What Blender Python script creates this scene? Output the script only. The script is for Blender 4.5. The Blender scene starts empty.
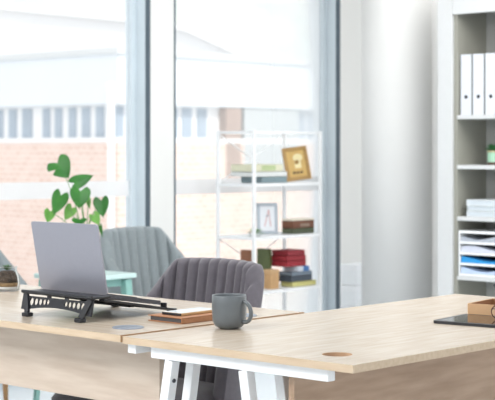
import bpy, bmesh, math, random
from mathutils import Vector, Matrix, noise
random.seed(7)
C = bpy.context.scene.collection
PI = math.pi
F = 1465.0; HY = 150.0; CX = 247.5; CAMZ = 1.217; DESK = 0.74
TH = math.radians(-42.35)
UX, UY = math.cos(TH), math.sin(TH)
VX, VY = -UY, UX
OX, OY = -0.310, 3.763          # joint corner of the two desks (plan)

def P(u, v, z=0.0):
    return Vector((OX + u*UX + v*VX, OY + u*UY + v*VY, z))
def at(px, py, D):
    return Vector(((px-CX)/F*D, D, CAMZ-(py-HY)/F*D))

# ------------------------------------------------------------------ materials
MATS = {}
def mat(name, col, rough=0.5, metal=0.0, var=0.0, scale=20, bump=0.0, spec=0.5, stretch=(1,1,1), col2=None, sheen=0.0, coat=0.0):
    if name in MATS: return MATS[name]
    m = bpy.data.materials.new(name); m.use_nodes = True
    nt = m.node_tree; b = nt.nodes['Principled BSDF']
    b.inputs['Base Color'].default_value = (*col, 1); b.inputs['Roughness'].default_value = rough
    b.inputs['Metallic'].default_value = metal; b.inputs['Specular IOR Level'].default_value = spec
    if sheen: b.inputs['Sheen Weight'].default_value = sheen
    if coat: b.inputs['Coat Weight'].default_value = coat
    tc = nt.nodes.new('ShaderNodeTexCoord'); mp = nt.nodes.new('ShaderNodeMapping')
    mp.inputs['Scale'].default_value = stretch
    nt.links.new(tc.outputs['Object'], mp.inputs['Vector'])
    nz = nt.nodes.new('ShaderNodeTexNoise'); nz.inputs['Scale'].default_value = scale
    nz.inputs['Detail'].default_value = 6
    nt.links.new(mp.outputs['Vector'], nz.inputs['Vector'])
    c2 = col2 if col2 else tuple(max(0, c*(1-var)) for c in col)
    mx = nt.nodes.new('ShaderNodeMix'); mx.data_type = 'RGBA'
    mx.inputs['A'].default_value = (*col, 1); mx.inputs['B'].default_value = (*c2, 1)
    rp = nt.nodes.new('ShaderNodeValToRGB'); rp.color_ramp.elements[0].position = .35; rp.color_ramp.elements[1].position = .7
    nt.links.new(nz.outputs['Fac'], rp.inputs['Fac'])
    nt.links.new(rp.outputs['Color'], mx.inputs['Factor'])
    nt.links.new(mx.outputs['Result'], b.inputs['Base Color'])
    if bump:
        bp = nt.nodes.new('ShaderNodeBump'); bp.inputs['Strength'].default_value = bump; bp.inputs['Distance'].default_value = .002
        nt.links.new(nz.outputs['Fac'], bp.inputs['Height']); nt.links.new(bp.outputs['Normal'], b.inputs['Normal'])
    MATS[name] = m
    return m

def glassy(name, tint, opacity, rough=0.03, ior=1.3):
    m = bpy.data.materials.new(name); m.use_nodes = True; nt = m.node_tree
    b = nt.nodes['Principled BSDF']; b.inputs['Base Color'].default_value = (*tint, 1); b.inputs['Roughness'].default_value = rough
    tr = nt.nodes.new('ShaderNodeBsdfTransparent'); ms = nt.nodes.new('ShaderNodeMixShader')
    lw = nt.nodes.new('ShaderNodeFresnel'); lw.inputs['IOR'].default_value = ior
    ad = nt.nodes.new('ShaderNodeMath'); ad.operation = 'ADD'; ad.use_clamp = True; ad.inputs[1].default_value = opacity
    nt.links.new(lw.outputs['Fac'], ad.inputs[0]); nt.links.new(ad.outputs[0], ms.inputs['Fac'])
    nt.links.new(tr.outputs[0], ms.inputs[1]); nt.links.new(b.outputs[0], ms.inputs[2])
    nt.links.new(ms.outputs[0], nt.nodes['Material Output'].inputs['Surface'])
    return m

def brick_mat(name, c1, c2, mortar, scale):
    m = bpy.data.materials.new(name); m.use_nodes = True; nt = m.node_tree
    b = nt.nodes['Principled BSDF']; b.inputs['Roughness'].default_value = .9
    tc = nt.nodes.new('ShaderNodeTexCoord'); sp = nt.nodes.new('ShaderNodeSeparateXYZ'); cb = nt.nodes.new('ShaderNodeCombineXYZ')
    ad = nt.nodes.new('ShaderNodeMath'); ad.operation = 'ADD'
    nt.links.new(tc.outputs['Object'], sp.inputs[0])
    nt.links.new(sp.outputs['X'], ad.inputs[0]); nt.links.new(sp.outputs['Y'], ad.inputs[1])
    nt.links.new(ad.outputs[0], cb.inputs['X']); nt.links.new(sp.outputs['Z'], cb.inputs['Y'])
    br = nt.nodes.new('ShaderNodeTexBrick'); br.inputs['Scale'].default_value = scale
    br.inputs['Color1'].default_value = (*c1, 1); br.inputs['Color2'].default_value = (*c2, 1); br.inputs['Mortar'].default_value = (*mortar, 1)
    br.inputs['Mortar Size'].default_value = .03
    nt.links.new(cb.outputs[0], br.inputs['Vector']); nt.links.new(br.outputs['Color'], b.inputs['Base Color'])
    return m

def s2l(r, g, b):
    f = lambda c: (c/255/12.92) if c/255 <= .04045 else ((c/255+.055)/1.055)**2.4
    return (f(r), f(g), f(b))

OAK = mat('oak_top', s2l(200,186,169), .27, var=.0, spec=.7, col2=s2l(185,168,149), scale=6, stretch=(9,1,9), bump=.08)
OAKU = mat('oak_top_u', s2l(200,186,169), .27, spec=.7, col2=s2l(185,168,149), scale=6, stretch=(1,9,9), bump=.08)
OAKEDGE = mat('oak_edge', s2l(204,182,156), .5, col2=s2l(190,166,138), scale=8, stretch=(1,9,9))
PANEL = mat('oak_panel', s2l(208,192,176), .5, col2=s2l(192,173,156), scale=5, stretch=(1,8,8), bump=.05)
PANEL_SHADE = mat('oak_panel_shaded', s2l(176,148,124), .5, col2=s2l(154,126,102), scale=5, stretch=(8,1,8), bump=.05)  # oak darkened in colour for the shaded right-hand side
JOINT = mat('edge_band', s2l(164,128,94), .6, var=.2)
WHITE = mat('white_metal', s2l(240,241,242), .35, var=.02)
WALLM = mat('wall_paint', s2l(233,232,229), .8, var=.02, scale=3)
COLM = mat('column_paint', s2l(214,213,211), .75, var=.02, scale=3)
FLOORM = mat('floor_resin', s2l(222,230,236), .25, var=.04, scale=1.5)
CEILM = mat('ceiling_paint', s2l(240,240,238), .9, var=.02)
FRAMEM = mat('window_metal', s2l(216,226,232), .45, var=.05, scale=4)
GASKET = mat('window_gasket', s2l(84,98,108), .6, var=.1)
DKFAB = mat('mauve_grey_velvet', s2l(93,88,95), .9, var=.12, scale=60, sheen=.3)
DKFAB_SHADE = mat('mauve_grey_shaded', s2l(66,62,68), .9, var=.12, scale=60, sheen=.3)  # seat velvet coloured darker to stand for shade under the desk
LTFAB = mat('blue_grey_velvet', s2l(136,144,147), .9, var=.08, scale=60, sheen=.3)
TANWOOD = mat('beech_leg', s2l(196,150,104), .5, var=.15, scale=14, stretch=(6,6,1))
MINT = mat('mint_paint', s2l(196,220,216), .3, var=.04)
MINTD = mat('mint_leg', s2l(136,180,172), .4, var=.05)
ALU = mat('silver_grey_aluminium', s2l(158,158,168), .38, metal=.55, var=.02, scale=80)
ALUD = mat('aluminium_base', s2l(84,85,91), .4, metal=.6, var=.02)
BLACK = mat('black_plastic', s2l(34,35,40), .4, var=.15, scale=40)
KEYM = mat('key_black', s2l(24,24,26), .5, var=.1)
SCREEN = mat('black_glass', s2l(16,16,18), .08, var=.0)
MUGM = mat('grey_stoneware', s2l(98,104,108), .3, var=.1, scale=30, coat=.15)
LEATHER = mat('tan_leather', s2l(172,118,80), .5, var=.18, scale=40, bump=.15)
PAGED = mat('dark_page_edges', s2l(84,80,80), .8, var=.2, scale=30, stretch=(1,1,40))
PAPER = mat('paper', s2l(238,236,230), .8, var=.06, scale=20)
PHONE_GLARE = mat('phone_glare', s2l(210,214,220), .12, var=.03)  # bright reflection on the screen is put into this colour
GOLD = mat('gold_edge', s2l(196,160,116), .35, metal=.3, var=.05)
CAPM = mat('blue_grey_plastic', s2l(126,132,144), .4, var=.05)
KRAFT = mat('kraft_card', s2l(206,166,126), .75, var=.08, scale=25)
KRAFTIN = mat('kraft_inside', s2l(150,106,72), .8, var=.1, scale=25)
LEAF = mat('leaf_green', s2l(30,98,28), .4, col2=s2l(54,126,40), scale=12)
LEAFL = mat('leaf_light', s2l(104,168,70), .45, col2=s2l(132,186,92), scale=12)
STEM = mat('stem_green', s2l(110,150,90), .5, var=.1)
SOIL = mat('soil', s2l(52,44,38), .95, col2=s2l(92,78,66), scale=60, bump=.6)
PEBBLE = mat('pebble_layer', s2l(150,124,88), .8, col2=s2l(108,88,62), scale=70, bump=.6)
CLEAR = glassy('jar_glass', (.80,.84,.84), .0, .02, 1.12)
CLEARW = glassy('jar_water', (.95,.97,.96), .55, .1)
PANE = glassy('window_glass', (.93,.96,.98), .015)
FROST = glassy('frosted_film', (.93,.94,.95), .62, .6)
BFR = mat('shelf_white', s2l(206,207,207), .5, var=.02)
BACK_SHADE = mat('shelf_back_shaded', s2l(168,169,166), .7, var=.03)  # white of the back walls, with interior shade painted in
BSIDE_SHADE = mat('shelf_side_shaded', s2l(150,149,139), .7, var=.03)  # shelf white greyed to paint the shade on the inner sides
BINDER = mat('binder_white', s2l(214,217,224), .5, var=.02)
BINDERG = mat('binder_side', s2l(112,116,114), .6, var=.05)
POTM = mat('white_pot', s2l(228,226,222), .4, var=.03)
LENS = glassy('lens_glass', (.9,.85,.82), .05)
TORT = mat('dark_tortoiseshell', s2l(52,36,32), .25, col2=s2l(96,48,34), scale=60)

# ------------------------------------------------------------------ mesh builder
class MB:
    def __init__(s): s.bm = bmesh.new(); s.mi = 0
    def merge(s, t, M=None, smooth=False):
        if M is not None: bmesh.ops.transform(t, matrix=M, verts=t.verts)
        bmesh.ops.recalc_face_normals(t, faces=t.faces)
        for f in t.faces: f.material_index = s.mi; f.smooth = smooth
        me = bpy.data.meshes.new('tmp'); t.to_mesh(me); s.bm.from_mesh(me); bpy.data.meshes.remove(me); t.free()
        return s
    def box(s, x0, x1, y0, y1, z0, z1, bev=0.0, seg=2, M=None):
        t = bmesh.new(); bmesh.ops.create_cube(t, size=1)
        for v in t.verts:
            v.co = Vector(((x0+x1)/2+v.co.x*(x1-x0), (y0+y1)/2+v.co.y*(y1-y0), (z0+z1)/2+v.co.z*(z1-z0)))
        if bev: bmesh.ops.bevel(t, geom=t.edges[:], offset=bev, segments=seg, profile=.5, affect='EDGES')
        return s.merge(t, M, smooth=False)
    def bar(s, a, b, w, d=None, ref=(0,0,1), w2=None, bev=0.0):
        """rectangular bar from a to b, section w x d; w2 = section scale at b"""
        a, b = Vector(a), Vector(b); d = d or w; z = (b-a).normalized()
        r = Vector(ref)
        if abs(z.dot(r)) > .97: r = Vector((0,1,0))
        x = r.cross(z).normalized(); y = z.cross(x); k = (w2/w) if w2 else 1
        t = bmesh.new(); vs = []
        for p, q in ((a,1),(b,k)):
            for sx, sy in ((-1,-1),(1,-1),(1,1),(-1,1)):
                vs.append(t.verts.new(p + x*sx*w/2*q + y*sy*d/2*q))
        t.faces.new(vs[:4]); t.faces.new(vs[4:])
        for i in range(4): t.faces.new((vs[i], vs[(i+1)%4], vs[4+(i+1)%4], vs[4+i]))
        if bev: bmesh.ops.bevel(t, geom=t.edges[:], offset=bev, segments=2, profile=.5, affect='EDGES')
        return s.merge(t)
    def tube(s, pts, r, n=10, closed=False, r2=None):
        pts = [Vector(p) for p in pts]; t = bmesh.new(); rings = []; N = len(pts); up = None
        for i, p in enumerate(pts):
            if closed: d = pts[(i+1)%N]-pts[i-1]
            else: d = pts[min(i+1,N-1)]-pts[max(i-1,0)]
            d.normalize()
            if up is None: up = Vector((0,0,1)) if abs(d.z) < .9 else Vector((1,0,0))
            x = d.cross(up).normalized(); y = x.cross(d).normalized(); up = y
            rr = r if r2 is None else r+(r2-r)*i/(N-1)
            rings.append([t.verts.new(p+(x*math.cos(2*PI*k/n)+y*math.sin(2*PI*k/n))*rr) for k in range(n)])
        for i in range(N if closed else N-1):
            A, B = rings[i], rings[(i+1)%N]
            for k in range(n): t.faces.new((A[k],A[(k+1)%n],B[(k+1)%n],B[k]))
        if not closed: t.faces.new(rings[0]); t.faces.new(rings[-1])
        return s.merge(t, smooth=True)
    def lathe(s, prof, n=40, M=None, close=False):
        t = bmesh.new(); rings = []
        for r, z in prof:
            if r < 1e-5: rings.append([t.verts.new((0,0,z))])
            else: rings.append([t.verts.new((r*math.cos(2*PI*k/n), r*math.sin(2*PI*k/n), z)) for k in range(n)])
        for A, B in zip(rings, rings[1:]):
            for k in range(n):
                q = [A[k%len(A)], A[(k+1)%len(A)], B[(k+1)%len(B)], B[k%len(B)]]
                q2 = []
                for v in q:
                    if v not in q2: q2.append(v)
                if len(q2) > 2: t.faces.new(q2)
        return s.merge(t, M, smooth=True)
    def prism(s, poly, d0, d1, M=None, bev=0):
        """poly in x,z extruded along y d0..d1"""
        t = bmesh.new(); A = [t.verts.new((x,d0,z)) for x,z in poly]; B = [t.verts.new((x,d1,z)) for x,z in poly]; n = len(poly)
        t.faces.new(A); t.faces.new(B)
        for i in range(n): t.faces.new((A[i],A[(i+1)%n],B[(i+1)%n],B[i]))
        return s.merge(t, M)
    def grid(s, rows, M=None, closed=False, smooth=True):
        t = bmesh.new(); R = [[t.verts.new(p) for p in r] for r in rows]
        for A, B in zip(R, R[1:]):
            n = len(A)
            for k in range(n if closed else n-1): t.faces.new((A[k],A[(k+1)%n],B[(k+1)%n],B[k]))
        return s.merge(t, M, smooth)
    def build(s, name, m, parent=None, autosmooth=True):
        me = bpy.data.meshes.new(name); s.bm.to_mesh(me); s.bm.free()
        for q in (m if isinstance(m, (list,tuple)) else [m]): me.materials.append(q)
        o = bpy.data.objects.new(name, me); C.objects.link(o)
        if parent is not None: o.parent = parent
        return o

def thing(name, label, cat, loc=(0,0,0), rz=0.0, group=None):
    o = bpy.data.objects.new(name, None); C.objects.link(o); o.empty_display_size = .05
    o.location = loc; o.rotation_euler = (0,0,rz)
    o['label'] = label; o['category'] = cat
    if group: o['group'] = group
    return o
def tag(o, label, cat, group=None):
    o['label'] = label; o['category'] = cat
    if group: o['group'] = group
    return o
def struct(o): o['kind'] = 'structure'; return o
def dup(root, loc, rz, label, group=None):
    r = root.copy(); C.objects.link(r); r.location = loc; r.rotation_euler = (0,0,rz); r['label'] = label
    if group: r['group'] = group
    for ch in list(root.children):
        c = ch.copy(); C.objects.link(c); c.parent = r
        for g in ch.children:
            d = g.copy(); C.objects.link(d); d.parent = c
    return r

# ------------------------------------------------------------------ camera
cam = bpy.data.cameras.new('camera'); co = bpy.data.objects.new('camera', cam); C.objects.link(co)
co.location = (0,0,CAMZ); co.rotation_euler = (PI/2,0,0)
cam.sensor_fit = 'HORIZONTAL'; cam.sensor_width = 36; cam.lens = 36*F/495
cam.shift_y = (HY-200)/495
cam.clip_end = 1000
cam.dof.use_dof = True; cam.dof.focus_distance = 3.95; cam.dof.aperture_fstop = 8.0
bpy.context.scene.camera = co

# ------------------------------------------------------------------ room
WR = math.radians(47.65)                 # window wall frame: x = v, y = outward (-u)
W0 = Vector((-1.265, 7.49, 0))
def wall_empty_matrix(): return Matrix.Translation(W0) @ Matrix.Rotation(WR, 4, 'Z')
WM = wall_empty_matrix()
def place(o, M): o.matrix_world = M; return o
CEIL = 2.9
b = MB().box(-9, 6, -11, .16, -.12, 0); struct(place(b.build('floor', FLOORM), WM))
b = MB().box(-9, 6, -11, .16, CEIL, CEIL+.15); struct(place(b.build('ceiling', CEILM), WM))
b = MB()
HT = 2.7
b.box(1.06, 1.25, 0, .16, 0, HT); b.box(2.77, 6, 0, .16, 0, HT); b.box(-9, -3.0, 0, .16, 0, HT); b.box(-9, 6, 0, .16, HT, CEIL)
struct(place(b.build('wall_left', WALLM), WM))
def window(name, x0, x1):
    r = bpy.data.objects.new(name, None); C.objects.link(r); r.matrix_world = WM; struct(r)
    m = MB()
    m.box(x1-.012, x1-.0005, .022, .158, 0.001, HT-.001); m.box(x0+.0005, x0+.012, .022, .158, .001, HT-.001)
    m.box(x0+.012, x1-.012, .1, .158, .001, .05); m.box(x0+.012, x1-.012, .1, .158, HT-.06, HT-.001)
    m.box(x1-.05, x1-.012, .1, .15, .05, HT-.06); m.box(x0+.012, x0+.05, .1, .15, .05, HT-.06)
    m.build('window_frame', FRAMEM, r)
    g = MB().box(x1-.016, x1-.0005, -.004, .021, .001, HT-.001); g.box(x0+.0005, x0+.016, .0, .021, .001, HT-.001)
    g.build('gasket', GASKET, r)
    g = MB().box(x0+.05, x1-.05, .122, .128, .05, HT-.06); g.build('glass_pane', PANE, r)
    g = MB().box(x0+.05, x1-.05, .1195, .1215, .955, 1.045); g.build('frosted_strip', FROST, r)
window('window_1', -3.0, 1.06)
window('window_2', 1.25, 2.77)
# partition wall behind the bookcase, with round column at its end
BM_ = Matrix.Translation((1.096, 7.70, 0)) @ Matrix.Rotation(TH, 4, 'Z')   # x = u, y = v (into the case)
struct(place(MB().box(-.66, 3.2, .322, .46, 0, CEIL).build('wall_right', WALLM), BM_))
cb = MB().lathe([(0,0),(.207,0),(.207,CEIL),(0,CEIL)], 96)
o = struct(cb.build('trim_1', COLM)); o.location = (.855, 8.30, 0)
# ------------------------------------------------------------------ desks
tt = .0185
def a_leg(mb, u, v, du, dv, ztop, w=.028):
    mb.bar((u,v,ztop), (u+du, v+dv, 0.004), w, w, ref=(0,1,0), bev=.002)
def bolt(parent, u, v, z, axis):
    M = Matrix.Translation((u,v,z)) @ (Matrix.Rotation(PI/2,4,'Y') if axis=='x' else Matrix.Rotation(PI/2,4,'X'))
    MB().lathe([(0,.003),(.004,.003),(.0055,.0018),(.0055,-.002)], 16, M).build('bolt', ALUD, parent)

near = thing('office_desk', 'empty right-hand oak desk with white splayed legs, running away towards the bookcase', 'desk', P(0,0,-.003), TH)
W, L = .738, 1.51
# tabletop with grommet hole
def tabletop(x0, x1, y0, y1, holes, parent, m):
    cv = bpy.data.curves.new('top','CURVE'); cv.dimensions = '2D'; cv.fill_mode = 'BOTH'; cv.extrude = tt/2
    def spl(pts):
        q = cv.splines.new('POLY'); q.points.add(len(pts)-1); q.use_cyclic_u = True
        for k, (x, y) in enumerate(pts): q.points[k].co = (x, y, 0, 1)
    spl([(x0,y0),(x1,y0),(x1,y1),(x0,y1)])
    for hx, hy, hr in holes: spl([(hx+hr*math.cos(2*PI*k/48), hy+hr*math.sin(2*PI*k/48)) for k in range(48)])
    co_ = bpy.data.objects.new('top', cv); C.objects.link(co_); bpy.context.view_layer.update()
    me = bpy.data.meshes.new_from_object(co_.evaluated_get(bpy.context.evaluated_depsgraph_get()))
    bpy.data.objects.remove(co_)
    me.transform(Matrix.Translation((0,0,DESK-tt/2))); me.name = 'tabletop'; me.materials.clear()
    for q in m: me.materials.append(q)
    for p in me.polygons:
        p.use_smooth = False
        p.material_index = 0 if abs(p.normal.z) > .6 else 1
        if abs(p.normal.z) <= .6 and any(math.hypot(p.center.x-hx, p.center.y-hy) < hr+.004 for hx,hy,hr in holes): p.material_index = 2
    o = bpy.data.objects.new('tabletop', me); C.objects.link(o); o.parent = parent
    for hx, hy, hr in holes:
        MB().lathe([(0,DESK-tt-.004),(hr+.004,DESK-tt-.004),(hr+.004,DESK-tt-.0002),(0,DESK-tt-.0015)],40,Matrix.Translation((hx,hy,0))).build('hole_liner', m[2], parent)
    return o
tabletop(-.0164, W, 0, L, [(.601,.114,.036)], near, [OAK, OAKEDGE, mat('hole_wood', s2l(196,162,132), .8, var=.1)])
MB().box(.066,.648,.022,.048, DESK-tt-.031, DESK-tt-.0015, .0015).build('rail', WHITE, near)
MB().box(-.018,.012,.02,1.46, DESK-tt-.026, DESK-tt-.0015, .0015).build('rail', WHITE, near)
MB().box(.062, .655, L-.05, L-.024, DESK-tt-.031, DESK-tt-.0015, .0015).build('rail', WHITE, near)
MB().box(.498,.516, .058, L-.06, .40, DESK-tt-.001, .001).build('modesty_panel', PANEL_SHADE, near)
zt = DESK-tt-.032
for (u, v, du) in ((.130,.036,-.125),(.382,.036,.115),(.116,.135,-.12),(.402,.135,.12),(.118,L-.037,-.1),(.6,L-.037,.1)):
    m = MB(); a_leg(m, u, v, du, 0, zt if abs(v-.135)>.01 else zt+.029); lg = m.build('leg', WHITE, near)
    if v < .05:
        bolt(lg, u+du*.075+(.0145 if du<0 else -.0145), v, zt-.052, 'x')

left = thing('office_desk', 'oak desk under the open laptop, with pale front modesty panel', 'desk', P(0,0,0), TH)
LD = .727
tabletop(-1.5, -.0205, -.004, LD, [], left, [OAKU, OAKEDGE])
MB().box(-.0203, -.0168, -.0038, LD-.0005, DESK-tt+.0002, DESK-.0002).build('edge_band', JOINT, left)
MB().box(-1.46, -.026, .142, .160, .525, DESK-tt-.001, .001).build('modesty_panel', PANEL, left)
MB().box(-1.46, -1.43, .03, LD-.03, DESK-tt-.03, DESK-tt-.0015, .0015).build('rail', WHITE, left)
MB().box(-.055, -.027, .17, LD-.03, DESK-tt-.03, DESK-tt-.0015, .0015).build('rail', WHITE, left)
for (u, v, dv) in ((-1.445,.2,-.12),(-1.445,LD-.16,.12)):
    m = MB(); a_leg(m, u, v, 0, dv, zt+.001); m.build('leg', WHITE, left)
for (u, v) in ((-.122,.118),(-.09,.535)):
    M = Matrix.Translation((u,v,DESK))
    MB().lathe([(0,.0012),(.036,.0012),(.0405,.0028),(.0425,.0018),(.043,.0002)], 48, M).build('grommet_cap', CAPM, left)

# ------------------------------------------------------------------ laptop stand + laptop
ST = thing('laptop_stand', 'black perforated laptop stand on the left desk', 'laptop stand', P(-.418,.13,DESK), TH+.01)
m = MB()       # rear top bar: lip and plate
m.box(-.15,.15,-.012,.06,.064,.071,.002); m.box(-.15,.15,-.016,-.008,.0655,.0745,.002)
m.build('top_plate', BLACK, ST)
cv = bpy.data.curves.new('pc','CURVE'); cv.dimensions = '2D'; cv.fill_mode = 'BOTH'; cv.extrude = .002
def spl(pts):
    q = cv.splines.new('POLY'); q.points.add(len(pts)-1); q.use_cyclic_u = True
    for k_, (x_, z_) in enumerate(pts): q.points[k_].co = (x_, z_, 0, 1)
xs_ = [-.15+.3*i/40 for i in range(41)]
spl([(x_, .017 + .012*max(0, 1-(abs(x_)/.13)**2)) for x_ in xs_] + [(.15,.0655),(-.15,.0655)])
for sgn in (-1,1):
    for k in range(6):
        rx = .0093-.0006*k; rz_ = .0118-.0009*k; cxh = sgn*(.130-k*.0213+.0006*k*k)
        spl([(cxh+rx*math.cos(2*PI*t_/24), .040+.0007*k+rz_*math.sin(2*PI*t_/24)) for t_ in range(24)])
for xa, xb in ((-.135,-.045),(-.03,.03),(.045,.135)): spl([(xa,.0565),(xb,.0565),(xb,.0620),(xa,.0620)])
pco = bpy.data.objects.new('pc', cv); C.objects.link(pco)
bpy.context.view_layer.update()
pme = bpy.data.meshes.new_from_object(pco.evaluated_get(bpy.context.evaluated_depsgraph_get()))
bpy.data.objects.remove(pco)
pme.transform(Matrix.Rotation(PI/2,4,'X')); pme.name = 'rear_panel'; pme.materials.clear(); pme.materials.append(BLACK)
for p_ in pme.polygons: p_.use_smooth = False; p_.material_index = 0
pan = bpy.data.objects.new('rear_panel', pme); C.objects.link(pan); pan.parent = ST
pan.rotation_euler = (-.22,0,0); pan.location = (0,-.018,.002)
for sx in (-1,1):
    m = MB(); m.bar((sx*.138,-.006,.064),(sx*.115,-.022,.011),.019,.008,ref=(0,1,0),bev=.001); m.box(sx*.113-.014,sx*.113+.014,-.034,-.012,0.0005,.012,.003)
    m.build('leg', BLACK, ST)
    m = MB(); m.bar((sx*.12,.05,.0575),(sx*.12,.335,.0075),.022,.007,ref=(0,0,1),bev=.001); m.box(sx*.12-.011,sx*.12+.011,.318,.34,.0005,.012,.002)
    m.box(sx*.12-.011,sx*.12+.011,.292,.299,.01,.031,.002)
    m.build('support_arm', BLACK, ST)
m = MB(); m.box(-.11,.11,.17,.19,.026,.031,.001); m.box(-.11,.11,.30,.315,.009,.014,.001); m.build('cross_bar', BLACK, ST)

tilt = math.radians(-9.5)
LP = thing('laptop', 'open silver-grey laptop seen from behind its lid, on the black stand', 'laptop', P(-.4425,.205,DESK+.0665), TH)
def rounded(w, h, r, n=6):
    pts = []
    for cx, cz, a0 in ((w/2-r,h-r,0),(-w/2+r,h-r,90),(-w/2+r,r,180),(w/2-r,r,270)):
        for k in range(n+1):
            a = math.radians(a0+90*k/n); pts.append((cx+r*math.cos(a), cz+r*math.sin(a)))
    return pts
RX = lambda a: Matrix.Rotation(a,4,'X')
LW, LH = .288, .203
lid = MB().prism(rounded(LW,LH,.008), -.0025, .0025, M=Matrix.Translation((0,0,.003)) @ RX(math.radians(11))).build('lid', ALU, LP)
MB().prism(rounded(LW-.012,LH-.02,.004), -.0032, -.0026, M=Matrix.Translation((0,0,.013)) @ RX(math.radians(11)) @ Matrix.Translation((0,.0062,0))).build('screen', SCREEN, lid)
base = MB(); base.prism(rounded(LW,.214,.008), -.006, .006, M=RX(tilt) @ RX(-PI/2)); 
bb = base.build('base', ALUD, LP)
k = MB()
for r in range(5):
    for c in range(13):
        k.box(-.135+c*.0208,-.135+c*.0208+.0178,.03+r*.0195,.03+r*.0195+.0165,.0058,.0075,M=RX(tilt))
k.build('keyboard', KEYM, bb)
MB().box(-.055,.055,.135,.2,.0059,.0064,M=RX(tilt)).build('trackpad', ALU, bb)
MB().tube([(-.12,0.002,.002),(.12,0.002,.002)],.0045,12).build('hinge', BLACK, LP)

# ------------------------------------------------------------------ notebook, phone, mug
NB = thing('notebook', 'tan leather notebook lying under the phone beside the mug', 'notebook', P(-.133,.372,DESK), TH)
nb = MB(); nb.box(-.067,.067,-.105,.105,.0003,.003,.0008); nb.box(-.067,.067,-.105,.105,.0145,.0172,.0008); nb.box(.0635,.067,-.105,.105,.0004,.0171,.0008)
nb.build('cover', LEATHER, NB)
MB().box(-.062,.0635,-.1,.1,.003,.0145).build('page_block', PAGED, NB)
PH = thing('smartphone', 'smartphone with bright reflecting screen on top of the leather notebook', 'phone', P(-.137,.372,DESK+.0173), TH+.02)
ph = MB(); ph.box(-.0375,.0375,-.077,.077,.0002,.0078,.002); ph.build('body', [GOLD], PH)
MB().box(-.037,.037,-.0775,-.0745,.0006,.0074,.001).build('end_cap', BLACK, PH)
MB().box(-.035,.035,-.0735,.0745,.0078,.0083).build('screen', PHONE_GLARE, PH)

MG = thing('coffee_mug', 'grey stoneware mug with handle standing at the seam of the two desks', 'mug', P(.073,.307,DESK-.003), TH)
R = .0468; Hm = .0905
outer = [(0,.0005),(.024,.0005),(.0255,.0015)]
for k in range(1,11):
    a = PI/2*k/10; outer.append((.0255+(R-.0262)*math.sin(a), .0022+.030*(1-math.cos(a))))
outer += [(R,.05),(R,.07),(R-.0004,Hm-.002),(R-.0015,Hm),(R-.003,Hm-.0006)]
inner = [(R-.0038,Hm-.004),(R-.0042,.05),(R-.0046,.034),(R-.012,.014),(.024,.006),(0,.005)]
MB().lathe(outer+inner, 64).build('body', MUGM, MG)
# handle: towards the right of the photograph
hd = math.radians(42.35-33)
hp = []
for k in range(21):
    a = math.radians(100-200*k/20)
    hp.append(((R-.004+.0005)+ .0265*max(0,math.cos(a))**.8 + (0 if abs(a)<PI/2 else -.003), 0, .048+.0275*math.sin(a) + (-.004*math.cos(a))))
hp = [Vector((p[0]*math.cos(hd), p[0]*math.sin(hd), p[2])) for p in hp]
t = MB(); t.tube(hp, .0056, 12); 
t.build('handle', MUGM, MG)

# ------------------------------------------------------------------ tablet, glasses, box, pen
def pl(px, py, h=0.0):
    D = F*(CAMZ-DESK-h)/(py-HY); return Vector(((px-CX)/F*D, D, 0))
A_ = pl(432,319.3,.008); B_ = pl(469,311.8,.008)
yd = (B_-A_).normalized(); ang = math.atan2(yd.y, yd.x) - PI/2
TB = thing('tablet', 'black tablet lying flat in front of the open cardboard box', 'tablet', (A_.x, A_.y, DESK-.003), ang)
tb = MB(); tb.prism(rounded(.26,.205,.012), -.0078,-.0003, M=Matrix.Translation((.13,0,0)) @ RX(-PI/2))
tb.build('body', BLACK, TB)
MB().box(.012,.248,.012,.193,.0078,.0082).build('screen', SCREEN, TB)
Bc = pl(469,312.6,.0)
BX = thing('cardboard_box', 'shallow open brown cardboard box behind the tablet', 'box', (Bc.x, Bc.y, DESK), ang+.02)
BX.location = Vector((A_.x, A_.y, DESK-.003)) + Matrix.Rotation(ang,3,'Z') @ Vector((.003,.214,0))
bx = MB(); bw, bd, bh, bt = .24,.17,.037,.003
bx.box(0,bw,0,bt,.0003,bh); bx.box(0,bw,bd-bt,bd,.0003,bh); bx.box(0,bt,bt,bd-bt,.0003,bh); bx.box(bw-bt,bw,bt,bd-bt,.0003,bh)
bx.build('side_walls', KRAFT, BX)
li = MB(); li.box(bt,bw-bt,bt,bd-bt,.0005,.003); li.box(bt,bw-bt,bd-bt-.0008,bd-bt-.0001,.003,bh-.001); li.box(bw-bt-.0008,bw-bt-.0001,bt,bd-bt-.001,.003,bh-.001)  # thin sheets over the inside faces, darker brown than the walls
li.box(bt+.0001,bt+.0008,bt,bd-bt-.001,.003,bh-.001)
li.build('inner_faces', KRAFTIN, BX)
tip = at(494.6,285.2,4.42)
foot = Vector(BX.location) + Matrix.Rotation(ang,3,'Z') @ Vector((.1,.11,.009))
pn = thing('pen', 'black-capped pen standing up out of the cardboard box', 'pen', foot, 0)
d = (tip-foot)
p1 = MB(); p1.tube([(0,0,0), d*.55], .0042, 12); p1.build('barrel', BLACK, pn)
p1 = MB(); p1.tube([d*.55, d*.97, d], .005, 12); p1.build('cap', BLACK, pn)
GLc = at(499.5,313.3,4.07); GLc.z = DESK+.0083+.0205
GL = thing('eyeglasses', 'dark round-framed eyeglasses standing on the tablet', 'glasses', (GLc.x,GLc.y,DESK+.0053), ang+.1)
gb = MB()
for cx in (0,.062):
    gb.tube([(cx+.0235*math.cos(2*PI*k/32), 0, .0215+.0200*math.sin(2*PI*k/32)) for k in range(32)], .0015, 8, closed=True)
gb.tube([(.0235,0,.026),(.031,-.002,.030),(.0385,0,.026)], .0014, 8)
gb.build('rims', TORT, GL)
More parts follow.
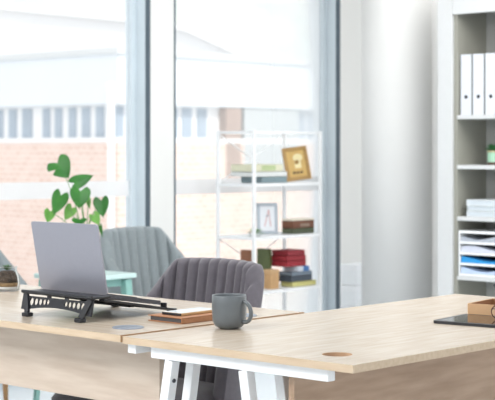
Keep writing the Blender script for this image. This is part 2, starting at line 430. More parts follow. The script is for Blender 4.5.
for sx, x in ((-1,-.0235),(1,.0855)):
    MB().tube([(x,0,.028),(x+.001*sx,.03,.027),(x,.07,.012),(x,.095,.0018)], .0014, 8).build('temple', TORT, GL)
for cx in (0,.062):
    MB().lathe([(0,0),(1,0)], 32, Matrix.Translation((cx,0,.0215)) @ RX(PI/2) @ Matrix.Diagonal((.0228,.0193,1,1))).build('lens', LENS, GL)

# ------------------------------------------------------------------ glass jar with succulent
JR = thing('succulent_jar', 'round glass jar terrarium with soil and a small succulent, left end of the desk', 'terrarium', P(-1.178,.545,DESK), TH); JR.scale = (.9,.9,1.0)
jr = MB().lathe([(0,.0005),(.040,.0005),(.046,.006),(.0475,.03),(.044,.05),(.037,.066),(.036,.078),(.0385,.082),(.0365,.083),(.034,.078),(.035,.066),(.042,.05),(.0455,.03),(.044,.008),(0,.004)],40)
jr.build('glass_jar', CLEAR, JR)
MB().lathe([(0,.006),(.042,.006),(.0445,.016),(0,.016)],32).build('water', CLEARW, JR)
MB().lathe([(0,.0165),(.0443,.0165),(.0448,.030),(0,.030)],32).build('pebbles', PEBBLE, JR)
MB().lathe([(0,.0302),(.0440,.0302),(.0405,.045),(.031,.062),(.024,.068),(0,.070)],32).build('soil', SOIL, JR)
def blade(mb, base, direc, ln, wd, droop=.3):
    d = Vector(direc).normalized(); up = Vector((0,0,1)); x = d.cross(up).normalized() if abs(d.z)<.98 else Vector((1,0,0))
    n = x.cross(d).normalized(); rows = []
    for k in range(7):
        t = k/6; w = wd*math.sin(PI*(.12+.88*t))**.8*(1-.15*t); p = Vector(base)+d*ln*t + Vector((0,0,-droop*ln*t*t))
        rows.append([p-x*w/2+n*.18*w, p, p+x*w/2+n*.18*w])
    mb.grid(rows)
sc = MB()
for k in range(16):
    a = k*2.4; e = .25+.09*k*.8
    blade(sc, (-.002,0,.070), (math.cos(a), math.sin(a), e), .034-.0004*k, .011, .1)
sc.build('succulent', mat('succulent_green', s2l(70,108,62), .5, var=.25, scale=30), JR)

# ------------------------------------------------------------------ channel-back tub chairs
def make_chair(label, fab, seatfab, loc, rz, group=None, nch=18):
    r = thing('tub_chair', label, 'chair', loc, rz, group)
    NCH, SUB = nch, 10; n = NCH*SUB
    zb = .40
    def path(s):       # s in -1..1 : plan curve, back at +y
        a = s*math.radians(88); k = .62
        ca, sa = math.cos(a), math.sin(a)
        x = .243*math.copysign(abs(sa)**.70, sa); y = -.02+.25*abs(ca)**.62
        return Vector((x, y, 0))
    def top(s):
        t = abs(s)-.44; t = (t+math.sqrt(t*t+.0012))/2
        return .846 - .47*t - .012*abs(s)
    def nrm(s):
        d = path(min(1,s+.01))-path(max(-1,s-.01)); d.normalize(); return Vector((-d.y, d.x, 0))*-1   # outward
    # inner point -> outward offset
    inn, out = [], []
    NZ = 14
    def pt(s, z, off):
        p = path(s); N = Vector((d0.x, d0.y, 0)) if False else nrm(s)
        if N.dot(p-Vector((0,-.1,0))) < 0: N = -N
        q = p + N*off; lean = (z-zb)
        q.y += lean*.16; q.x *= 1+lean*.12
        q.z = z; return q
    fine = [-1+2*i/2000 for i in range(2001)]; acc = [0]
    for i in range(2000): acc.append(acc[-1]+(path(fine[i+1])-path(fine[i])).length)
    ss = []; q_ = 0
    for i in range(n+1):
        tgt = acc[-1]*i/n
        while q_ < 2000 and acc[q_] < tgt: q_ += 1
        ss.append(fine[q_])
    def chan(i):
        ph = (i % SUB)/SUB; return .021*(abs(math.sin(PI*ph)))**.5
    rows = []
    for k in range(NZ+1):
        rows.append([pt(s, zb+(top(s)-.02-zb)*k/NZ, -chan(i)) for i, s in enumerate(ss)])
    for k in range(1,8):   # rolled top
        a = PI*k/8
        rows.append([pt(s, top(s)-.02+.02*math.sin(a), (-chan(i)*(1-k/8)) + .04*(1-math.cos(a))/2) for i, s in enumerate(ss)])
    for k in range(NZ+1):
        rows.append([pt(s, top(s)-.02+(.34-(top(s)-.02))*k/NZ, .04) for i, s in enumerate(ss)])
    rows.append([pt(s,.34,.0) for s in ss]); rows.append(rows[0])
    g = MB()
    t = bmesh.new(); Rr = [[t.verts.new(p) for p in rw] for rw in rows]
    for A, B in zip(Rr, Rr[1:]):
        for i in range(len(A)-1): t.faces.new((A[i],A[i+1],B[i+1],B[i]))
    t.faces.new([q[0] for q in Rr[:-1]]); t.faces.new([q[-1] for q in Rr[:-1]])
    bmesh.ops.remove_doubles(t, verts=t.verts[:], dist=1e-5)
    g.merge(t, smooth=True); g.build('backrest', fab, r)
    s_ = MB()
    # seat cushion: rounded superellipse with crown
    prof = [(0,.455),(.14,.455),(.2,.45),(.235,.437),(.25,.415),(.25,.375),(.24,.35),(.2,.335),(0,.335)]
    rws = []
    for rr, z in prof[1:-1]:
        rws.append([Vector((rr*math.copysign(abs(math.cos(a))**.45,math.cos(a)), -.055+rr*math.copysign(abs(math.sin(a))**.45,math.sin(a)), z)) for a in [2*PI*q/48 for q in range(48)]])
    t = bmesh.new(); RR = [[t.verts.new(p) for p in rw] for rw in rws]
    for A, B in zip(RR, RR[1:]):
        for i in range(48): t.faces.new((A[i],A[(i+1)%48],B[(i+1)%48],B[i]))
    t.faces.new(RR[0]); t.faces.new(RR[-1])
    s_.merge(t, smooth=True); s_.build('seat', seatfab, r)
    MB().box(-.2,.2,-.2,.16,.315,.3345,.004).build('seat_frame', BLACK, r)
    for sx in (-1,1):
        for sy in (-.22,.13):
            m = MB(); m.tube([(sx*.175,sy,.316),(sx*.215,sy+(-.03 if sy<0 else .04),.001)], .019, 14, r2=.010); m.build('leg', TANWOOD, r)
    return r
make_chair('dark mauve-grey channel-tufted chair tucked under the desk behind the mug', DKFAB, DKFAB_SHADE, P(-.688,.775,0), TH)
lc = make_chair('pale blue-grey channel-tufted chair to the right of the mint side table', LTFAB, LTFAB, (-.392,7.437,0), WR, None, 13); lc.scale = (1.03,1,.965)
dup(lc, (-1.17,6.675,0), WR, 'pale blue-grey chair cut off by the left edge, behind the glass jar')

# ------------------------------------------------------------------ mint side table + plant
TBc = Vector((-.768,6.937,0)); th_z = .634
STb = thing('side_table', 'small square mint-green side table between the two pale chairs', 'table', TBc, TH)
hw = .172
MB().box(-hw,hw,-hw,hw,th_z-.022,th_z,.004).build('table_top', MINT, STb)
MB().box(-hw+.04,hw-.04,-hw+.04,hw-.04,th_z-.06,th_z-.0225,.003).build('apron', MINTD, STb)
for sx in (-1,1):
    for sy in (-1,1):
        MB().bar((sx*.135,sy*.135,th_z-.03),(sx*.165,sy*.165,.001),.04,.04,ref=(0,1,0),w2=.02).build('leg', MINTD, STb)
PL = thing('potted_plant', 'green plant with big heart-shaped leaves standing on the mint side table', 'plant', (TBc.x,TBc.y,th_z), 0)
MB().lathe([(0,.0005),(.05,.0005),(.056,.01),(.066,.11),(.068,.118),(.064,.118),(.061,.1),(0,.1)],40).build('pot', POTM, PL)
MB().lathe([(0,.1005),(.0605,.1005),(.055,.106),(0,.108)],32).build('soil', SOIL, PL)
PB = Vector((TBc.x,TBc.y,th_z))
def heart(w, h, cup=.15, notch=0):
    # outline: stalk joint at (0,0), lobes above, tip at (0,-h*.78)
    N = 26; rows = []
    for i in range(N+1):
        t = i/N                      # 0 = top lobes, 1 = tip
        y = h*(.22 - t)
        # half width
        hwid = (w/2)*(math.sin(PI*min(1,(t*1.0+.06)**.62)))**.75 if t < .985 else .0005
        row = []
        for j in range(-6,7):
            q = j/6; x = hwid*q
            yy = y
            if t < .25: yy = y - h*.20*(1-t/.25)*(1-abs(q))**1.6     # heart cleft
            if notch and q < -.2 and abs(t-.38) < .1: x *= 1-.55*(1-abs(t-.38)/.1)
            row.append(Vector((x, cup*(abs(q)**1.4)*-w*.5 + .14*h*(t-.25)**2, yy)))
        rows.append(row)
    return rows
leaves = [ # px, py (centre), width px, height px, roll deg, yaw, pitch, light, notch, dD
 (62,169,25,25,38,0,-10,0,1,0),(82,180,14,28,112,20,-10,0,0,.03),(80,198,21,23,-4,0,-8,0,0,-.05),(58,203,17,27,-22,20,-6,0,0,-.02),
 (102,207,17,22,8,-15,-6,0,0,-.03),(49,216,12,15,-14,20,-8,1,0,.02),(69,213,13,18,-30,-10,-8,1,0,.05),(96,219,11,15,30,0,-8,1,0,.04),
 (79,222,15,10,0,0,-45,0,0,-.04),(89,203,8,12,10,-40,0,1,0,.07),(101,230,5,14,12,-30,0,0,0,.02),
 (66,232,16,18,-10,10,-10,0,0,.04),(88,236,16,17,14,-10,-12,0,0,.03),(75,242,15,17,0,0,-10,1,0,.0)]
Dp = TBc.y; kpx = Dp/F
stems = MB()
for (px,py,w,h,roll,yaw,pitch,lt,nt_,dD) in leaves:
    c = at(px,py,Dp+dD); M = Matrix.Rotation(math.radians(yaw),4,'Z') @ Matrix.Rotation(math.radians(pitch),4,'X') @ Matrix.Rotation(math.radians(-roll),4,'Y')
    hh = h*kpx; ctr = Vector((0,0,-.28*hh))
    rows = [[Vector((p.x, p.y, p.z)) for p in rw] for rw in heart(w*kpx, hh, notch=nt_)]
    # heart() gives (x, depth, y)
    pos = c - PB - (M.to_3x3() @ ctr)
    g = MB(); g.grid(rows, M=Matrix.Translation(pos) @ M)
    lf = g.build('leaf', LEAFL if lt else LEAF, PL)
    sd = lf.modifiers.new('thick','SOLIDIFY'); sd.thickness = .0012
    joint = pos
    root = Vector((random.uniform(-.02,.02), random.uniform(-.02,.02), .104))
    mid = root*.4+joint*.6 + Vector((-(joint.x)*.35, .015, .02))
    pts = []
    for k in range(9):
        t = k/8; pts.append(root*(1-t)**2 + mid*2*t*(1-t) + joint*t*t + Vector((0,.002*t,0)))
    stems.tube(pts, .0030, 7, r2=.0016)
stems.build('stems', STEM, PL)

# ------------------------------------------------------------------ white rack by the window
RO = Vector((.037, 8.40, 0)); RLn, RDp = .594, .284
def rw(a, b_, z=0): return RO + Vector((a*VX - b_*UX, a*VY - b_*UY, z))
def ra(px, b_):     # a for pixel column at depth b
    k = (px-CX)/F; X0 = RO.x - b_*UX; Y0 = RO.y - b_*UY
    return (k*Y0 - X0)/(VX - k*VY)
def rz(py, a, b_): return CAMZ - (py-HY)/F*(rw(a,b_).y)
RACK = thing('shelf_rack', 'white metal open shelving rack in front of the right window', 'shelf', RO, WR)   # local x = v, y = -u
SZ = [1.024,.716,.402,.11]; TOPZ = 1.326
pr = .0095
for (x,y) in ((0,0),(RLn,0),(0,RDp),(RLn,RDp)):
    MB().box(x-pr,x+pr,y-pr,y+pr,.0005,TOPZ+.006,.002).build('post', WHITE, RACK)
for z in SZ:
    MB().box(pr,RLn-pr,pr,RDp-pr,z-.012,z,.002).build('shelf', WHITE, RACK)
for (za, zb_, hw_) in [(TOPZ-.014,TOPZ,.007)]+[(z-.018,z-.001,.006) for z in SZ]:
    for y in (0,RDp): MB().box(pr,RLn-pr,y-hw_,y+hw_,za,zb_).build('rail', WHITE, RACK)
    for x in (0,RLn): MB().box(x-hw_,x+hw_,pr,RDp-pr,za,zb_).build('rail', WHITE, RACK)
for (z0,z1) in ((SZ[0],TOPZ-.014),(SZ[2],SZ[1]-.018)):
    m = MB(); m.bar((pr,RDp+.001,z0),(RLn-pr,RDp+.001,z1),.010,.004); m.bar((pr,RDp+.006,z1),(RLn-pr,RDp+.006,z0),.010,.004)
    m.build('cross_brace', WHITE, RACK)

BK = {}
def bkmat(rgb, rough=.6):
    return mat('cover_%d_%d_%d' % rgb, s2l(*rgb), rough, var=.08, scale=30)
def flat_book(label, pxL, pxR, b0, b1, z0, th, rgb, group=None, page=True, spine='front', extra=None):
    a0 = ra(pxL, b1); a1 = ra(pxR, b0)
    loc = rw(a0,b0,z0); r = thing('book', label, 'book', loc, WR, group)
    w, d = a1-a0, b1-b0; c = MB(); t = min(.004, th*.18)
    c.box(0,w,0,d,.0003,t,.0006); c.box(0,w,0,d,th-t,th-.0003,.0006); c.box(0,w,0,t,.0004,th-.0004,.0006); c.box(0,t,0,d,.0004,th-.0004,.0006)
    c.build('cover', bkmat(rgb), r)
    MB().box(t,w-.003,t,d-.004,t,th-t).build('page_block', PAPER, r)
    if extra: extra(r, w, d, th)
    return r
zs = SZ[0]+.0005
def green_print(r, w, d, th):
    m = MB(); m.box(w*.28,w*.75,-.0008,.0003,th*.15,th*.85); m.build('spine_print', bkmat((186,200,150)), r)
flat_book('teal-grey thick book at the bottom of the top-shelf stack', 241, 287, .03, .19, zs, .036, (132,152,158))
flat_book('white book in the middle of the top-shelf stack', 231, 287, .03, .215, zs+.0365, .030, (226,228,226))
flat_book('cream book with green printed spine on top of the top-shelf stack', 231, 283, .035, .21, zs+.067, .042, (226,224,196), extra=green_print)

def frame(name, label, px0, px1, pyt, a_shelf_z, b_, rgb, mats, yaw, lean, art):
    a = ra((px0+px1)/2, b_); base = rw(a, b_, a_shelf_z)
    D = base.y; w = (px1-px0)/F*D/ max(.3, math.cos(yaw)); h = (CAMZ-(pyt-HY)/F*D) - a_shelf_z
    r = thing(name, label, 'picture frame', base, yaw)
    M = RX(-lean)
    hgt = h/math.cos(lean); fw = w*.14
    m = MB(); m.box(-w/2,w/2,-.007,.007,.0,fw,.002,M=M); m.box(-w/2,w/2,-.007,.007,hgt-fw,hgt,.002,M=M)
    m.box(-w/2,-w/2+fw,-.007,.007,fw,hgt-fw,.001,M=M); m.box(w/2-fw,w/2,-.007,.007,fw,hgt-fw,.001,M=M)
    m.build('frame', mats[0], r)
    MB().box(-w/2+fw,w/2-fw,-.001,.003,fw,hgt-fw,M=M).build('picture', mats[1], r)
    art(r, w-2*fw, hgt-2*fw, fw, M)
    MB().bar((0,.008,hgt*.6*math.cos(lean)),(0,hgt*.6*math.sin(lean)+.06,.002),.02,.004).build('easel_back', mats[0], r)
    return r
def art_gold(r, w, h, z0, M):
    m = MB(); m.prism([(w*.1+w*.27*math.cos(2*PI*k/28), z0+h*.72+h*.15*math.sin(2*PI*k/28)) for k in range(28)], -.0045, -.0015, M=M)
    m.box(-w*.12,w*.24,-.0034,-.0016,z0+h*.32,z0+h*.6,M=M)
    m.build('pale_motif', bkmat((240,226,176)), r)
    m = MB()
    for k in range(3): m.box(-w*.28+k*w*.2,-w*.28+k*w*.2+w*.14,-.0034,-.0015,z0+h*.12,z0+h*.2,M=M)
    m.build('dark_marks', bkmat((96,72,48)), r)
frame('picture_frame', 'gold wooden picture frame leaning on the top shelf of the rack', 287, 312, 148.5, SZ[0]+.001, .10, None,
      [mat('gold_wood', s2l(176,138,78), .5, var=.15, scale=30), mat('gold_picture', s2l(214,178,108), .6, var=.12, scale=30)], math.radians(12), math.radians(14), art_gold)
bpy.data.objects['picture_frame'].rotation_euler = (0, math.radians(-7), math.radians(12))
bpy.data.objects['picture_frame'].location.z += .0095
def art_grey(r, w, h, z0, M):
    m = MB(); m.bar(M @ Vector((-w*.18,-.002,z0+h*.18)), M @ Vector((w*.1,-.002,z0+h*.85)), w*.07, .001, ref=(0,1,0)); m.bar(M @ Vector((w*.22,-.002,z0+h*.18)), M @ Vector((w*.1,-.002,z0+h*.85)), w*.07, .001, ref=(0,1,0))
    m.build('drawn_lines', bkmat((212,176,176)), r)
frame('picture_frame', 'blue-grey photo frame with pale picture on the second rack shelf', 257, 278, 203, SZ[1]+.001, .16, None,
      [mat('grey_frame', s2l(172,181,190), .5, var=.05), mat('pale_picture', s2l(228,230,234), .6, var=.04)], math.radians(10), math.radians(6), art_grey)
# small plant on second shelf
a = ra(255,.06); sp = thing('small_plant', 'tiny green plant in a clear bowl in front of the blue-grey frame', 'plant', rw(a,.06,SZ[1]+.0005), 0)
MB().lathe([(0,.0005),(.03,.0005),(.038,.012),(.034,.026),(.032,.026),(.035,.012),(0,.003)],28).build('bowl', CLEAR, sp)
m = MB()
for k in range(16):
    an = k*2.4; blade(m, (0,0,.008), (math.cos(an),math.sin(an),.4+.08*k), .075, .020, .3)
m.build('foliage', mat('pale_leaf', s2l(150,184,140), .5, var=.2, scale=30), sp)
z1 = SZ[1]+.0005
flat_book('dark green book at the bottom of the second-shelf stack', 282, 314, .05, .13, z1, .032, (78,86,62))
def pale_title(r, w, d, th):
    MB().box(w*.35,w*.78,-.0008,.0002,th*.2,th*.6).build('spine_title', bkmat((150,128,112)), r)
flat_book('brown book in the middle of the second-shelf stack', 282, 314, .05, .135, z1+.0325, .044, (116,72,50), extra=pale_title)
flat_book('thin cream book on top of the second-shelf stack', 282, 314, .05, .13, z1+.077, .012, (232,222,204))
z2 = SZ[2]+.0005
flat_book('yellow book at the bottom of the third-shelf stack', 281, 316, .03, .12, z2, .030, (204,198,130))
flat_book('dark slate book above the yellow book', 279, 312, .03, .125, z2+.0305, .034, (70,78,88))
flat_book('grey-blue book under the blue-spined book', 279, 312, .03, .13, z2+.065, .024, (118,130,142))
def blue_half(r, w, d, th):
    MB().box(w*.48,w+.0006,-.0012,d*.98,th*.02,th+.0004).build('dust_jacket', bkmat((66,116,176)), r)
flat_book('white book with blue jacket under the red books', 284, 309, .03, .14, z2+.0895, .030, (214,220,228), extra=blue_half)
for k, (nm, col, l_, r_) in enumerate((('bottom of the three', (158,38,48), 271, 306), ('middle of the three', (150,34,44), 271, 306), ('top of the three', (142,36,46), 272, 305))):
    flat_book('red hardback on the third rack shelf, %s' % nm, l_, r_, .045, .17, z2+.120+k*.0325, .032, col)
def upright(name, label, cat, pxL, pxR, b0, dep, z0, h, rgb, mats=None, part='cover'):
    a0 = ra(pxL, b0+dep); a1 = max(ra(pxR, b0), a0+.02)
    r = thing(name, label, cat, rw(a0,b0,z0), WR)
    w = a1-a0; c = MB(); t = .003
    c.box(0,t,0,dep,.0003,h,.0006); c.box(w-t,w,0,dep,.0003,h,.0006); c.box(0,w,0,t,.0004,h,.0006)
    c.build('cover', bkmat(rgb), r)
    MB().box(t,w-t,t,dep-.004,.003,h-.005).build('page_block', PAPER, r)
    return r
upright('book', 'olive green book standing upright left of the red books', 'book', 257, 271, .14, .10, z2, .225, (92,104,62))
upright('book', 'brown book standing upright at the left end of the third rack shelf', 'book', 240.5, 251, .16, .075, z2, .225, (142,92,64))
a0 = ra(262,.1); a1 = ra(277,.03)
tb_ = thing('wooden_box', 'small tan wooden box on the third rack shelf below the green book', 'box', rw(a0,.03,z2), WR)
w_ = min(a1-a0+.02,.11)
m = MB(); m.box(0,w_,0,.07,.0003,.09,.002); m.build('body', mat('tan_wood', s2l(198,158,112), .6, var=.15, scale=20), tb_)
MB().box(-.001,w_+.001,-.001,.071,.0905,.112,.002).build('lid', mat('tan_wood_lid', s2l(206,168,124), .6, var=.15, scale=20), tb_)

# ------------------------------------------------------------------ stack of white boxes by the column
bo = at(356.5,300,8.95); bo.z = 0
hb = .127
for k in range(4):
    nm = ['white storage box on the floor, lowest of the stack by the column','white storage box second from the floor in the stack by the column','white storage box third from the floor in the stack by the column','white storage box topmost of the stack beside the column'][k]
    r = thing('storage_box', nm, 'box', (bo.x,bo.y,k*(hb+.002)+.0003), TH, 'white boxes by the column')
    MB().box(-.125,0,0,.26,0,hb*.72,.003).build('body', mat('white_card', s2l(236,239,241), .6, var=.02), r)
    MB().box(-.127,.002,-.002,.262,hb*.72+.0005,hb,.003).build('lid', mat('white_card_lid', s2l(240,242,244), .6, var=.02), r)

# ------------------------------------------------------------------ bookcase
BC = thing('bookcase', 'tall white built-in bookcase at the right edge of the photo', 'bookcase', (1.096,7.70,0), TH)
BWd, BDp, BTop = .86, .30, 1.93
MB().box(-.022,0,.012,BDp,.0005,BTop+.12).build('side_panel', [BSIDE_SHADE], BC)
MB().box(BWd,BWd+.022,.012,BDp,.0005,BTop+.12).build('side_panel', [BSIDE_SHADE], BC)
MB().box(-.115,-.024,-.004,.3,.0005,BTop+.13,.002).build('stile', BFR, BC)
MB().box(BWd+.024,BWd+.115,-.004,.3,.0005,BTop+.13,.002).build('stile', BFR, BC)
MB().box(-.022,BWd+.022,-.002,.0115,BTop,BTop+.134,.002).build('top_rail', BFR, BC)
MB().box(-.14,BWd+.14,-.02,.3,BTop+.135,BTop+.21,.004).build('cornice', BFR, BC)
MB().box(0,BWd,BDp-.012,BDp,.0005,BTop+.1).build('back_panel', BACK_SHADE, BC)
SH = [1.400, 1.138, .867, .556, .12]
for z in SH:
    MB().box(.0005,BWd-.0005,.008,BDp-.0125,z-.021,z,.002).build('shelf', BFR, BC)
def bxx(px, y=0.0):     # local x on bookcase for pixel column, depth y
    X0 = 1.096+y*VX; Y0 = 7.70+y*VY; k = (px-CX)/F
    return (k*Y0-X0)/(UX-k*UY)
def bw(x, y, z): return Vector((1.096+x*UX+y*VX, 7.70+x*UY+y*VY, z))
# binders
x = bxx(460.2,.03); pitch = .0765
nth = ['leftmost white lever-arch binder on the upper bookcase shelf','white lever-arch binder second from the left on the upper bookcase shelf','white lever-arch binder third from the left on the upper bookcase shelf','white lever-arch binder at the photo edge, fourth from the left on the upper shelf']
for k in range(4):
    r = thing('ring_binder', nth[k], 'binder', bw(x+k*pitch, .03, SH[0]+.0005), TH, 'white binders in the bookcase')
    m = MB(); h = .318; w = .072
    m.box(.003,w-.003,0,.004,.0003,h,.001); 
    m.build('spine', BINDER, r)
    m = MB(); m.box(0,.003,0.001,.235,.0003,h,.0008); m.box(w-.003,w,0.001,.235,.0003,h,.0008); m.build('side_cover', BINDERG, r)
    MB().box(.006,w-.006,.01,.22,.006,h-.02).build('paper_block', PAPER, r)
    MB().lathe([(0,.0015),(.0085,.0015),(.0105,.0)],24, Matrix.Translation((w/2,0,h*.30)) @ RX(PI/2)).build('finger_hole', BLACK, r)
# mint cup with plant
cx = bxx(497,.13)
r = thing('cactus_pot', 'mint green pot with a dark green plant on the bookcase shelf', 'plant', bw(cx,.13,SH[1]+.0005), 0)
MB().lathe([(0,.0005),(.048,.0005),(.05,.004),(.05,.072),(.047,.072),(.046,.055),(0,.055)],36).build('pot', mat('mint_pot', s2l(164,206,180), .4, var=.12, scale=14), r)
MB().lathe([(.0505,.066),(.052,.067),(.052,.074),(.0505,.075),(.047,.0745)],36).build('rim', mat('sand_rim', s2l(196,190,150), .6, var=.1), r)
MB().lathe([(.0502,.001),(.0508,.002),(.0508,.014),(.0502,.015)],36).build('base_band', mat('brown_band', s2l(92,66,56), .6, var=.2), r)
m = MB()
for k in range(40):
    an = k*2.4; blade(m, (.02*math.cos(an),.02*math.sin(an),.057), (math.cos(an),math.sin(an),.6+.07*k), .074, .026, .2)
m.build('foliage', mat('dark_leaf', s2l(52,118,64), .5, var=.35, scale=40), r)
# stack of white boxes/books on third shelf
x0 = bxx(466,.02)
zz = SH[2]+.0005
for k, (h, dx, nm) in enumerate(((.032,0,'lowest of the pile'),(.026,.004,'middle of the pile'),(.032,-.001,'topmost of the pile'))):
    r = thing('book', 'thick white book lying flat in the bookcase, %s' % nm, 'book', bw(x0+dx,.025,zz), TH, 'white books in the bookcase')
    c = MB(); w, d = .30, .2
    c.box(0,w,0,d,.0003,.004,.0008); c.box(0,w,0,d,h-.0045,h-.0005,.0008); c.box(0,.004,0,d,.0004,h-.0006,.0008)
    c.build('cover', bkmat((222,226,228) if k != 1 else (196,204,206)), r)
    MB().box(.004,w-.003,.003,d-.003,.004,h-.0045).build('page_block', mat('grey_pages', s2l(206,214,220), .8, var=.15, scale=30, stretch=(1,1,30)), r)
    zz += h
# letter tray tower
x0 = bxx(458.5,.012); w = .33; d = .25; zb = SH[3]+.0005; ph = .057; H = .238
LT = thing('letter_tray', 'white four-tier letter tray full of papers on the low bookcase shelf', 'letter tray', bw(x0,.012,zb), TH)
MB().box(0,.007,0,d,.0003,H,.001).build('side_wall', WHITE, LT); MB().box(w-.007,w,0,d,.0003,H,.001).build('side_wall', WHITE, LT)
MB().box(.007,w-.007,d-.004,d,.0003,H).build('back_wall', BACK_SHADE, LT)
for k in range(5):
    z = k*(H-.014)/4
    MB().box(.0072,w-.0072,0,d-.0045,z+.0005,z+.013,.001).build('tray', WHITE, LT)
    MB().box(.0072,.2,-.0005,.003,z+.0005,z+.013).bm.free()
cols = [(190,208,236),(40,150,215),(206,210,224),(172,178,188)]
zsz = (H-.014)/4
def sheets(z, rgb, seed, nm, lab):
    rnd = random.Random(seed); r = thing('paper_stack', lab, 'papers', bw(x0+.012,.016,zb+z+.0135), TH, 'papers in the letter tray')
    n = 30; m = MB(); W_ = w-.03; lay = 6; a1_, a2_ = rnd.uniform(.4,.9), rnd.uniform(0,3)
    def hgt(x, f): return .0006 + (.010+.024*(.5+.5*math.sin(x/W_*PI*(1+a1_)+a2_)))*f
    rows = []
    for l in range(lay+1):       # front edge of the sheets, slightly stepped
        rows.append([Vector((i/n*W_, .002*rnd.random()+.001*l, hgt(i/n*W_, l/lay))) for i in range(n+1)])
    for j in (.05,.1,.15,.2): rows.append([Vector((i/n*W_, j, hgt(i/n*W_, 1)*(1-j*2.5)+.003)) for i in range(n+1)])
    rows.append([Vector((i/n*W_, .2, .0006)) for i in range(n+1)])
    m.grid(rows, smooth=False)
    return m.build('sheets', bkmat(rgb), r)
labs = ['grey-blue papers in the lowest slot of the letter tray','bright blue folder in the second slot of the letter tray','grey papers in the third slot of the letter tray','dark grey papers in the top slot of the letter tray']
for k in range(4): sheets(k*zsz, cols[k], 20+k, None, labs[k])

# ------------------------------------------------------------------ outside
BR = brick_mat('hazed_brick', s2l(222,192,178), s2l(232,208,196), s2l(238,224,216), 1.3)  # overexposed outdoor haze is lightened into these brick colours
FAS = mat('pale_fascia', s2l(226,233,240), .8, var=.02, scale=.6)
PAN2 = mat('grey_pane', s2l(168,182,196), .3, var=.12, scale=1.2)
PAN1 = mat('recess_shade_brown', s2l(186,166,156), .8, var=.2, scale=.8)  # brown brick tone with the shade of a recess painted in
GREYP = mat('grey_cladding', s2l(190,196,198), .8, var=.05)
ROOFM = mat('pale_roof', s2l(236,238,240), .8, var=.04, scale=.2)
TRIMW = mat('white_trim', s2l(242,243,244), .6, var=.02)
Cn = Vector((-4.42,50,0))
BD = thing('office_building', 'white and brick building with a row of windows across the street', 'building', (Cn.x,Cn.y,-4), TH)   # local x=u (left facade goes -x), y=v
def zq(py): return CAMZ-(py-HY)/F*50+4
zt_, zf, zw = zq(47), zq(103.5), zq(142.5)
MB().box(-11,0,0,21,0,zw).build('brick_wall', BR, BD)
MB().box(-10.7,-.35,.35,20.7,zw,zf).build('window_wall', TRIMW, BD)
MB().box(-11.1,.08,-.08,21.1,zf,zt_-.22).build('fascia', FAS, BD)
MB().box(-11.2,.2,-.2,21.2,zt_-.22,zt_).build('roof_edge', mat('roof_edge', s2l(214,218,220), .8, var=.03), BD)
MB().box(-11,.02,-.06,21,zw-.0,zw+.16).build('sill', TRIMW, BD)
# left facade windows (in plane y=.35)
k = 0
for px0, px1 in ((-22,-14),(-11,-4),(2,9.5),(15.5,25),(36,43),(48,55),(62,69),(75,83),(89,97),(101,106)):
    s0 = ((px0-CX)/F*50+4.42)/(-UX-(px0-CX)/F*-UY) if False else None
    def sx(px):
        kk = (px-CX)/F; return (kk*50+4.42)/(UX-kk*UY)
    x0_, x1_ = sx(px0), sx(px1)
    MB().box(x0_,x1_,.30,.36,zw+.2,zf-.08).build('window', PAN2, BD)
def sy(px):
    kk = (px-CX)/F; return (kk*50+4.42)/(VX-kk*VY)
for px0, px1 in ((122,130),(150,157),(176,184),(188.5,198),(203.5,213),(304,311),(314,323),(328,336)):
    MB().box(-.36,-.30,sy(px0),sy(px1),zw+.2,zf-.08).build('window', PAN2, BD)
MB().box(-.36,.012,sy(226),sy(241),zq(162)-.6,zf-.02).build('recess_patch', PAN1, BD)  # flat block standing in for a recess, its dimness only coloured
MB().box(-.36,.010,sy(244),sy(299),zq(160)-.6,zf-.02).build('grey_panel', GREYP, BD)
# pole in front of the building
pp = at(111,82,36); 
pz = thing('light_pole', 'white pole standing outside in front of the brick building', 'pole', (pp.x,pp.y,-4), 0)
MB().tube([(0,0,0),(0,0,pp.z+4-.1)], .085, 16).build('shaft', TRIMW, pz)
MB().lathe([(0,pp.z+4),(.12,pp.z+4-.03),(.12,pp.z+4-.12),(.085,pp.z+4-.14)],16).build('cap', TRIMW, pz)
# rear building with sloping roof
rb = thing('gabled_building', 'pale building with a long sloping roof behind the brick building', 'building', (at(100,60,78).x, 78, -4), 0)
def q(px, py): 
    p = at(px,py,78); return (p.x-rb.location.x, p.z+4)
poly = [(q(-120,160)[0],0), q(-120,-3), q(0,9.5), q(134,22.5), q(185,31), q(235,54), q(250,58), (q(250,160)[0],0)]
MB().prism(poly, 0, 14).build('walls', ROOFM, rb)
def off(p, d): return (p[0], p[1]+d)
ed = [off(p,.0) for p in poly[1:7]] + [off(p,.22) for p in reversed(poly[1:7])]
MB().prism(ed, -.4, 14.2).build('roof_edge', TRIMW, rb)
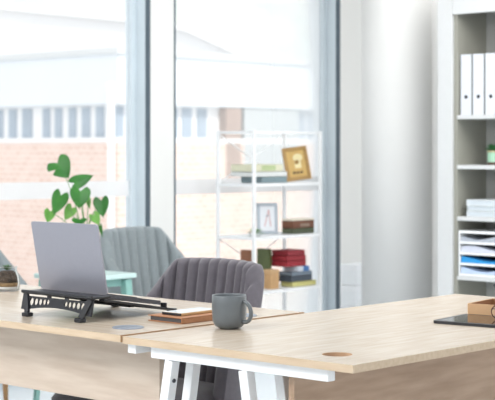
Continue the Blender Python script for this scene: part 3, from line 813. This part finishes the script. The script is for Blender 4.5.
# hillside
HL = mat('hazy_hill', s2l(212,210,202), .95, col2=s2l(182,194,192), scale=.07, stretch=(1,1,2.2))
rows = []
for i in range(40):
    t = i/39; Y = 130+220*t
    rows.append([Vector((-160+320*j/50, Y, -6+62*t**.9+3*noise.noise(Vector((j*.3,i*.3,0))))) for j in range(51)])
h = MB(); h.grid(rows); struct(h.build('hills', HL))
struct(MB().box(-200,200,10,200,-4.3,-4.0).build('ground', mat('pavement', s2l(206,206,204), .9, var=.06, scale=.4)))

# ------------------------------------------------------------------ light
w = bpy.data.worlds.new('world'); bpy.context.scene.world = w; w.use_nodes = True
bg = w.node_tree.nodes['Background']; bg.inputs['Color'].default_value = (.97,.985,1,1); bg.inputs['Strength'].default_value = 1.33
sun = bpy.data.lights.new('sun','SUN'); sun.energy = 1.8; sun.angle = math.radians(6); sun.color = (1,.97,.92)
so = bpy.data.objects.new('sun', sun); C.objects.link(so)
so.rotation_euler = Vector((-.55,.45,-.72)).to_track_quat('-Z','Y').to_euler()
def area(name, loc, target, sx, sy, power, col=(1,1,1)):
    l = bpy.data.lights.new(name,'AREA'); l.shape = 'RECTANGLE'; l.size = sx; l.size_y = sy; l.energy = power; l.color = col
    o = bpy.data.objects.new(name, l); C.objects.link(o); o.location = loc
    o.rotation_euler = (Vector(target)-Vector(loc)).to_track_quat('-Z','Y').to_euler(); return o
area('fill_light', P(-.6,-2.2,2.8), P(-.3,.6,.6), 2.4, 1.6, 120)  # added unseen fill lamp, brightens the front panel and laptop lid
area('fill_light', P(.4,2.2,2.82), P(.4,2.2,0), 2.5, 2.5, 50)  # added overhead fill beyond the desks, no visible fitting
area('fill_light', (1.75,5.8,2.7), (.9,8.2,1.2), 1.2, 1.2, 32)  # lamp added to soften the shading across the column
area('fill_light', P(-.6,4.2,2.82), P(-.6,4.2,0), 2.2, 2.2, 40)  # added overhead fill for the far side of the room

vs = bpy.context.scene.view_settings
vs.view_transform = 'Standard'; vs.look = 'None'; vs.exposure = 0.1; vs.gamma = 1.0
